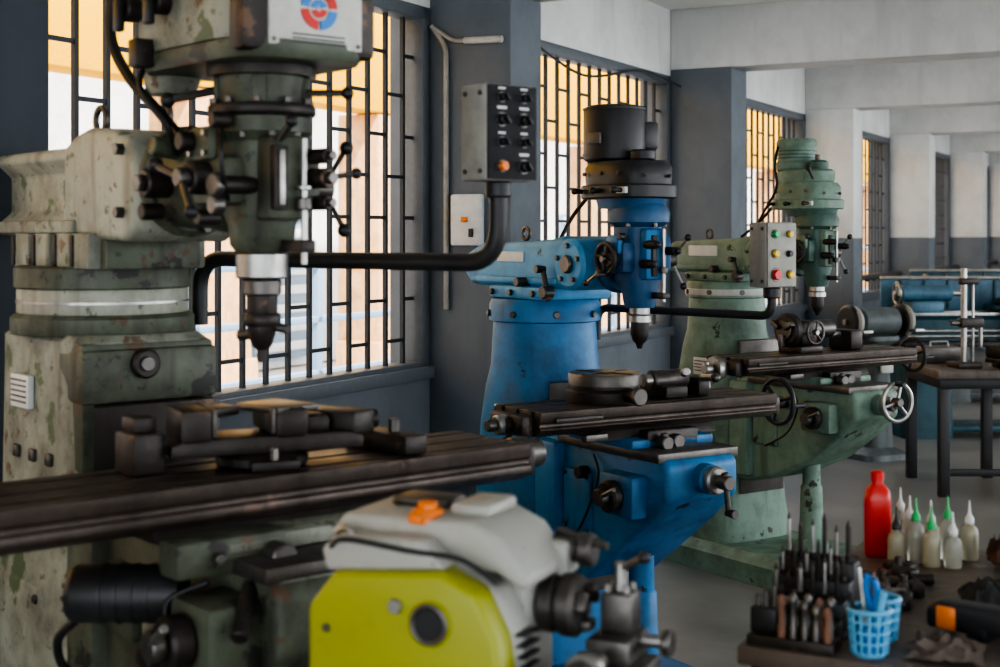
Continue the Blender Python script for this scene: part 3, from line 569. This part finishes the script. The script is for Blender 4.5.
b.bx(.45,.60,-.21,-.15,.70,.85,sd,.015); b.cyl((.52,-.20,.78),(.52,-.24,.78),.025,M['steel'])
b.bx(.62,.80,-.20,-.16,.62,.78,sg,.012); b.cyl((.71,-.20,.70),(.71,-.24,.70),.03,M['iron'])
kn=[(-.22,.86,.009,M['bplast'],'k'),(.22,.86,.009,M['bplast'],'k'),(-.22,.63,.012,M['bplast'],'k'),(.22,.63,.012,M['bplast'],'k'),(-.22,.40,.009,M['bplast'],'k'),(.22,.40,.009,M['bplast'],'k'),(-.22,.15,.010,M['orange'],'b'),(.22,.15,.012,M['bplast'],'k')]
pendant(b,(.06,.235,1.32),1.0,.446,1.49,1.665,.205,.14,.085,M['panelblk'],M['boxgrey'],kn,.020)
b.done()
# ------------------------------------------------------------------ chartreuse bench lathe
b=B('small_bench_lathe',place(-.13,2.08,R(-24)))
oc=[(-.165,.76),(-.165,.99),(-.12,1.045),(.06,1.06),(.115,1.035),(.15,.97),(.165,.88),(.17,.76)]
b.prism(oc,'y',-.03,.03,M['lime'],.012,3)
oc2=[(x*.97,z) for x,z in oc]
b.prism(oc2,'y',.03,.10,M['lwhite'],.006)
for k in range(11): b.bx(.14,.1665,.04,.095,.80+k*.016,.802+k*.016,M['bplast'],0)
b.bx(-.13,.14,.10,.22,.76,1.04,M['lwhite'],.012)
b.prism([(-.15,1.055),(-.16,1.09),(-.14,1.12),(.08,1.122),(.13,1.10),(.175,1.045),(.165,1.025),(.12,1.05)],'y',.035,.21,M['lwhite'],.010,3)
b.prism([(-.14,1.04),(-.15,1.075),(-.12,1.098),(.02,1.10),(.06,1.06)],'y',-.015,.035,M['lwhite'],.008,3)
b.bx(.02,.09,.08,.19,1.12,1.14,M['lwhite'],.010); b.bx(-.10,.0,.12,.19,1.12,1.135,M['dsteel'],.006)
b.cyl((.045,-.028,.985),(.045,-.036,.985),.034,M['lime']); b.cyl((.045,-.033,.985),(.045,-.0375,.985),.023,M['bplast']); b.tor((.045,-.036,.985),(0,1,0),.027,.004,M['dsteel'])
b.cyl((-.012,-.028,1.005),(-.012,-.037,1.005),.012,M['steel'],seg=6)
b.bolts([(-.13,-.03,.96),(.12,-.03,.90)],(0,-1,0),.007,M['dsteel'],.004)
b.cyl((.0,.05,1.09),(.0,.05,1.146),.015,M['orange']); b.cyl((.0,.05,1.125),(.0,.05,1.135),.024,M['orange']); b.bx(-.025,.0,.03,.06,1.112,1.130,M['orange'],.005)
b.tor((-.115,-.0,1.085),(.2,1,0),.020,.006,M['steel'])
b.curve([(-.14,-.005,1.07),(-.1,-.03,1.095),(.0,-.02,1.085),(.08,.0,1.075),(.13,.02,1.04)],.004,M['rubber'])
b.cyl((.14,.17,.98),(.17,.17,.98),.045,M['dsteel']); b.cyl((.17,.17,.98),(.205,.17,.98),.048,M['dsteel'])
for k in range(3):
    a=k*2.09+.6; b.box((.212,.17+.028*math.cos(a),.98+.028*math.sin(a)),(.02,.016,.03),M['dsteel'],.003,rx=a)
b.bx(.12,.44,.08,.23,.76,.84,M['lime'],.008); b.bx(.155,.44,.09,.12,.84,.865,M['steel'],.003); b.bx(.155,.44,.20,.225,.84,.865,M['steel'],.003)
b.bx(.20,.31,.10,.24,.865,.90,M['dsteel'],.006); b.bx(.22,.29,.14,.24,.90,.94,M['dsteel'],.006); b.bx(.23,.28,.18,.23,.94,1.0,M['dsteel'],.004); b.cyl((.255,.205,1.0),(.255,.205,1.045),.010,M['steel']); b.cyl((.255,.205,1.035),(.30,.18,1.06),.006,M['steel'],seg=8); b.sph((.302,.178,1.062),.010,M['bplast'])
b.bolts([(.24,.19,1.0),(.27,.19,1.0),(.24,.22,1.0),(.27,.22,1.0)],(0,0,1),.005,M['steel'],.012)
b.cyl((.24,.19,1.07),(.15,.21,1.085),.007,M['dsteel'],seg=8); b.cyl((.14,.20,1.06),(.19,.20,1.06),.020,M['dsteel']); b.cyl((.19,.20,1.06),(.215,.20,1.06),.026,M['dsteel']); b.bx(.13,.18,.17,.23,1.02,1.075,M['lwhite'],.008)
b.cyl((.255,.10,.92),(.255,.03,.92),.018,M['dsteel']); b.cyl((.255,.06,.92),(.255,.03,.92),.028,M['steel']); b.crank((.255,.02,.92),(0,-1,0),(1,0,.2),.03,M['dsteel'],.03)
b.cyl((.29,.20,.93),(.34,.20,.93),.010,M['steel']); b.cyl((.325,.20,.93),(.34,.20,.93),.020,M['dsteel'])
b.bx(.22,.30,.03,.10,.78,.875,M['lime'],.01); b.wheel((.26,.0,.83),(0,-1,0),.04,.006,M['dsteel'],M['steel'],3,handle=.03); b.cyl((.26,.03,.83),(.26,.0,.83),.02,M['steel'])
b.prism([(-.16,.72),(.44,.72),(.46,.76),(-.17,.76)],'y',-.02,.25,M['lwhite'],.004)
for x in(-.12,.24): b.bx(x,x+.18,.0,.23,.0,.72,M['lime'],.01)
b.bx(.05,.25,.04,.20,.2,.24,M['lwhite'],.005)
b.done()
# ------------------------------------------------------------------ right workbench + items
BM=place(.433,2.56,wa-math.pi/2)
b=B('workbench',BM)
b.bx(0,1.5,0,1.02,.765,.80,M['wood'],.004); b.bx(.02,1.48,.02,1.0,.70,.765,M['black'],.003)
for x in(.03,1.41):
    for y in(.03,.93): b.bx(x,x+.06,y,y+.06,0,.70,M['black'],.004)
b.bx(.04,1.46,.05,.97,.2,.22,M['black'],.003); b.done()
Z=.8005
b=B('drill_bit_rack',BM@place(.008,.075,0,Z))
for k in range(4):
    b.bx(0,.15,.03+k*.045,.075+k*.045,0,.03+.028*k,M['black'],.003)
    for j in range(6):
        x=.015+j*.0235; h=.022+.008*k+random.random()*.04; z0=.03+.028*k; y=.052+k*.045; r=.003+.0025*random.random()
        b.cyl((x,y,z0-.005),(x,y,z0+.010),r+.004,M['iron'],seg=10)
        b.cyl((x,y,z0),(x,y,z0+h),r,M['iron' if j%2 else 'steel'],seg=8); b.cyl((x,y,z0+h),(x,y,z0+h+.012),r,M['iron'],r2=.001,seg=8,bev=0)
b.bx(-.004,.158,.01,.22,0,.008,M['black'],.003)
b.done()
b=B('end_mill_holder_set',BM@place(.015,.0,0,Z))
b.bx(.0,.16,.008,.07,0,.02,M['iron'],.003); b.bx(.0,.05,.03,.068,.02,.065,M['black'],.004)
for j in range(3): b.cyl((.010+j*.015,.05,.06),(.010+j*.015,.05,.085+.01*j),.005,M['dsteel'],seg=8)
for j in range(5):
    for q in range(2):
        x=.062+j*.021; y=.022+q*.024; h=random.random()*.02
        b.lathe([(.008,0),(.008,.02),(.006,.025),(.006,.04+h),(.008,.045+h),(.008,.055+h),(.003,.062+h)],(x,y,.02),(0,0,1),M['dsteel' if (q+j)%4 else 'leather'],seg=12)
b.done()
def basket(name,x,y,r,h,mt,tools):
    b=B(name,BM@place(x,y,0,Z)); n=14
    b.lathe([(r*.8,0),(r*.82,.003)],(0,0,0),(0,0,1),mt,n*2)
    for k in range(5): b.tor((0,0,.006+k*(h-.01)/4),(0,0,1),r*(.82+.18*k/4),.0032 if k<4 else .005,mt,28,6)
    for k in range(n):
        a=2*math.pi*k/n; b.cyl((r*.82*math.cos(a),r*.82*math.sin(a),.004),(r*math.cos(a),r*math.sin(a),h),.0032,mt,seg=6)
    if tools:
        for (dx,dy,l,rr,mm) in((.01,.0,.12,.006,'btnblue'),(-.015,.01,.15,.004,'steel'),(.02,-.015,.12,.007,'lblue'),(-.02,-.015,.11,.005,'bplast'),(0,.02,.14,.004,'dsteel')):
            b.cyl((dx*.3,dy*.3,.01),(dx*1.5,dy*1.5,l),rr,M[mm],seg=10)
        b.tube([(.01,-.005,.08),(.018,-.015,.12),(.012,-.02,.14)],.006,M['btnblue'],fil=.02); b.tube([(.005,0,.08),(-.005,-.01,.12),(.0,-.015,.145)],.006,M['btnblue'],fil=.02)
    b.lathe([(r*.6,.004),(r*.7,h*.6)],(0,0,0),(0,0,1),M['btnblue'],20)
    b.done()
basket('plastic_basket',.228,.055,.037,.085,M['lblue'],True)
basket('plastic_basket',.225,.16,.034,.08,M['lblue'],False)
b=B('red_oil_bottle',BM@place(.068,.84,R(20),Z))
b.loft([(0,0,0,.027,.020,4),(.005,0,0,.030,.023,4),(.13,0,0,.030,.023,4),(.155,0,0,.027,.021,3),(.17,0,0,.013,.013,2),(.18,0,0,.013,.013,2)],M['red']); b.lathe([(.015,0),(.015,.018),(.010,.022)],(0,0,.177),(0,0,1),M['red'])
b.done()
def squeeze(x,y,body,cap,h=.085):
    b=B('squeeze_bottle',BM@place(x,y,random.random(),Z)); r=.020
    b.lathe([(r*.9,0),(r,.004),(r,h*.75),(r*.85,h*.9),(r*.45,h),(r*.45,h+.006)],(0,0,0),(0,0,1),body)
    b.lathe([(r*.52,0),(r*.52,.012),(r*.3,.018),(.0035,.026),(.0016,.052)],(0,0,h+.004),(0,0,1),cap,16)
    b.done()
for i,(x,y,bd,cp) in enumerate([(.120,.80,'amber','bplast'),(.13,.90,'clear','label'),(.16,.82,'clear','btngreen'),(.175,.92,'amber','label'),(.200,.79,'amber','btngreen'),(.22,.88,'clear','btngreen'),(.245,.80,'clear','label'),(.265,.90,'amber','label'),(.10,.94,'clear','label')]):
    squeeze(x,y,M[bd],M[cp],.070+.010*(i%3))
b=B('cordless_power_tool',BM@place(.295,.27,R(-12),Z))
b.prism([(0,.01),(0,.05),(.02,.062),(.15,.062),(.19,.05),(.19,.01)],'y',-.028,.028,M['bplast'],.01,3); b.bx(.02,.06,-.031,.031,.012,.056,M['orange'],.006)
b.cyl((.19,0,.035),(.23,0,.035),.016,M['bplast']); b.cyl((.23,0,.035),(.27,0,.035),.008,M['steel']); b.bx(.08,.12,-.028,.028,0,.03,M['bplast'],.006); b.done()
for nm,x,y,sx,sy,h,mt,sd_ in(('folded_rag',.350,.11,.065,.055,.04,'clothb',1),('beige_rag',.53,.12,.065,.07,.045,'clothb',4),('shop_rag',.40,.50,.085,.07,.06,'cloth',2),('leather_tool_pouch',.37,.86,.05,.05,.10,'leather',3)):
    b=B(nm,BM@place(x,y,.1*sd_,Z)); b.cloth((0,0,0),sx,sy,h,M[mt],sd_); b.done()
b=B('machining_tool_pile',BM@place(.02,.34,0,Z))
for k in range(60):
    x=random.random()*.19; y=random.random()*.32; a=random.random()*3.1; l=.02+random.random()*.035; r=.004+random.random()*.008
    z=r; d=Vector((math.cos(a),abs(math.sin(a)),0))*l
    b.cyl((x,y,z),(x+d.x,y+d.y,z),r,M[random.choice(['steel','dsteel','iron','leather','dsteel','iron','steel'])],seg=12)
    if k%4==0: b.bx(x,x+.04,y,y+.03,0,.03,M['iron'],.004,rz=a)
    if k%5==0: b.lathe([(.014,0),(.016,.003),(.016,.02),(.008,.03),(.008,.045)],(x,y,0),(0,0,1),M['dsteel'])
b.done()
# ------------------------------------------------------------------ background bench & machines
b=B('steel_work_table',place(2.93,8.6,R(0)))
b.bx(-.35,1.3,-.35,.4,.70,.75,M['wood'],.005); b.bx(-.33,1.28,-.33,.38,.64,.70,M['black'],.004)
for x in(-.33,.15,1.2):
    for y in(-.33,.32): b.bx(x,x+.06,y,y+.06,0,.64,M['black'],.004)
b.bx(-.3,1.25,-.31,-.28,.12,.16,M['black'],.003); b.done()
b=B('height_gauge_stand',place(2.80,8.45,.2,.7505)); b.bx(-.08,.08,-.08,.08,0,.035,M['iron'],.008)
b.cyl((0,0,.03),(0,0,.60),.018,M['steel']); b.cyl((.06,0,.03),(.06,0,.52),.008,M['steel']); b.bx(-.03,.12,-.03,.03,.24,.30,M['iron'],.01); b.bx(-.03,.09,-.025,.025,.50,.54,M['iron'],.01); b.cyl((.11,0,.12),(.11,0,.28),.012,M['steel']); b.cyl((-.03,0,.27),(-.09,0,.27),.016,M['dsteel']); b.done()
b=B('bench_vise',place(3.10,8.45,.5,.7505)); vise(b,(0,0,0),0,.3,M['iron'],1.1); b.done()
b=B('tool_box',place(2.76,8.80,.2,.7505)); b.bx(-.12,.12,-.08,.08,0,.10,M['dsteel'],.008); b.tube([(-.06,0,.1),(-.06,0,.13),(.06,0,.13),(.06,0,.1)],.006,M['steel'],fil=.02); b.done()
b=B('pedestal_grinder',place(2.62,9.75,R(25)))
b.loft([(0,0,0,.2,.17,6),(.04,0,0,.19,.16,6),(.08,0,0,.10,.09,4),(.78,0,0,.075,.07,4),(.82,0,0,.14,.11,5),(.85,0,0,.14,.11,5)],M['bggrey'])
b.cyl((-.16,0,.95),(.16,0,.95),.095,M['bggrey']); b.cyl((-.28,0,.95),(.28,0,.95),.02,M['steel'])
for sx in(-1,1):
    b.cyl((sx*.19,0,.95),(sx*.26,0,.95),.12,M['black']); b.cyl((sx*.20,-.02,.95),(sx*.245,-.02,.95),.115,M['boxgrey']); b.bx(sx*.225-.04,sx*.225+.04,-.19,-.12,.88,.90,M['steel'],.003)
b.bx(-.05,.05,-.12,-.10,.60,.70,M['label'],.004); b.done()
def lathe_machine(x,y,rz,m,m2,nm='engine_lathe'):
    b=B(nm,place(x,y,rz)); b.X=Matrix.Scale(-1,4,(1,0,0))
    b.loft([(0,-.65,0,.28,.24,8),(.70,-.65,0,.26,.22,8)],m); b.loft([(0,.75,0,.2,.22,8),(.70,.75,0,.18,.2,8)],m); b.bx(-.4,.6,-.2,.2,.05,.09,m,.01)
    b.bx(-.9,1.0,-.26,.26,.70,.74,M['iron'],.01); b.prism([(-.16,.74),(-.12,.90),(-.15,.93),(.15,.93),(.12,.90),(.16,.74)],'x',-.85,.98,m,.006)
    b.bx(-.4,.97,-.15,-.11,.93,.955,M['steel'],.003); b.bx(-.4,.97,.11,.15,.93,.955,M['steel'],.003)
    b.bx(-.92,-.42,-.22,.2,.90,1.24,m2,.025,seg=3); b.bx(-.94,-.40,-.24,.22,1.24,1.28,M['teal'],.012)
    for k in range(3): b.cyl((-.82+.15*k,-.22,1.13),(-.82+.15*k,-.26,1.13),.03,M['bplast']); b.cyl((-.82+.15*k,-.26,1.13),(-.78+.15*k,-.27,1.19),.008,M['steel'],seg=8)
    b.bx(-.85,-.5,-.235,-.22,.95,1.06,M['label'],.004)
    b.cyl((-.42,0,1.10),(-.36,0,1.10),.08,M['dsteel']); b.cyl((-.36,0,1.10),(-.28,0,1.10),.10,M['steel'])
    b.bx(-.1,.15,-.26,.24,.95,1.0,m,.01); b.bx(-.08,.13,-.32,-.24,.72,.97,m,.015); b.wheel((-.02,-.36,.85),(0,-1,0),.08,.01,M['chrome'],M['steel'],3,handle=.05)
    b.bx(-.05,.1,-.15,.1,1.0,1.06,M['dsteel'],.008); b.bx(-.02,.06,-.08,0,1.06,1.15,M['iron'],.006)
    b.bx(.6,.85,-.13,.13,.95,1.04,m2,.02); b.cyl((.5,0,1.10),(.9,0,1.10),.06,m2); b.cyl((.42,0,1.10),(.5,0,1.10),.025,M['steel']); b.wheel((.93,0,1.10),(1,0,0),.08,.01,M['steel'],M['steel'],3)
    for z in(.78,.82): b.cyl((-.85,-.2,z),(.98,-.2,z),.012,M['steel'],seg=10)
    b.bx(-.38,.98,.22,.25,.95,1.20,m2,.01); b.bx(-.38,.98,.20,.26,1.20,1.225,M['boxgrey'],.008)
    for k in range(7): b.bx(-.33+k*.19,-.31+k*.19,.205,.222,.97,1.19,m,.003)
    b.done()
lathe_machine(4.0,10.9,R(4),M['teal'],M['bgblue'])
lathe_machine(4.9,13.2,R(6),M['bggrey'],M['teal'])
# ------------------------------------------------------------------ lights
w=bpy.data.worlds.new('sky'); bpy.context.scene.world=w; w.use_nodes=True; nt=w.node_tree
bg=nt.nodes['Background']; bg.inputs['Color'].default_value=(.86,.92,1,1); bg.inputs['Strength'].default_value=2.6
def area(name,loc,target,sx,sy,e,col):
    l=bpy.data.lights.new(name,'AREA'); l.shape='RECTANGLE'; l.size=sx; l.size_y=sy; l.energy=e; l.color=col
    o=bpy.data.objects.new(name,l); bpy.context.scene.collection.objects.link(o); o.location=loc
    o.rotation_euler=(Vector(target)-Vector(loc)).to_track_quat('-Z','Y').to_euler(); return o
def W(s,o,z): return WM@Vector((s,o,z))
area('right_fill_light',W(4,-8.3,1.9),W(3,0,1.3),14,2.0,215,(.96,.98,1))  # added area lamp, fills the interior from the unseen right side
area('rear_fill_light',W(S0-.3,-4.5,1.8),W(2,-3,1.0),6,2.4,45,(.95,.97,1))  # weaker fill lamp added behind the camera; no doorway is built there
sn=bpy.data.lights.new('sun','SUN'); sn.energy=7; sn.angle=R(1.5); sn.color=(1,.97,.92)
so=bpy.data.objects.new('sun',sn); bpy.context.scene.collection.objects.link(so)
nd=Vector((-.886,.463,0)); so.rotation_euler=(nd*.62+Vector((.2,.1,-.78))).to_track_quat('-Z','Y').to_euler()
# ------------------------------------------------------------------ camera
cd=bpy.data.cameras.new('camera'); co=bpy.data.objects.new('camera',cd); bpy.context.scene.collection.objects.link(co)
co.location=(0,0,1.55); co.rotation_euler=(R(90),0,0); cd.sensor_width=36; cd.lens=50.4; cd.shift_y=-.0985
cd.clip_start=.05; cd.dof.use_dof=True; cd.dof.focus_distance=5.2; cd.dof.aperture_fstop=3.6
bpy.context.scene.camera=co
vs=bpy.context.scene.view_settings
try: vs.view_transform='AgX'; vs.look='AgX - High Contrast'
except Exception as ex: print(ex)
vs.exposure=0.33
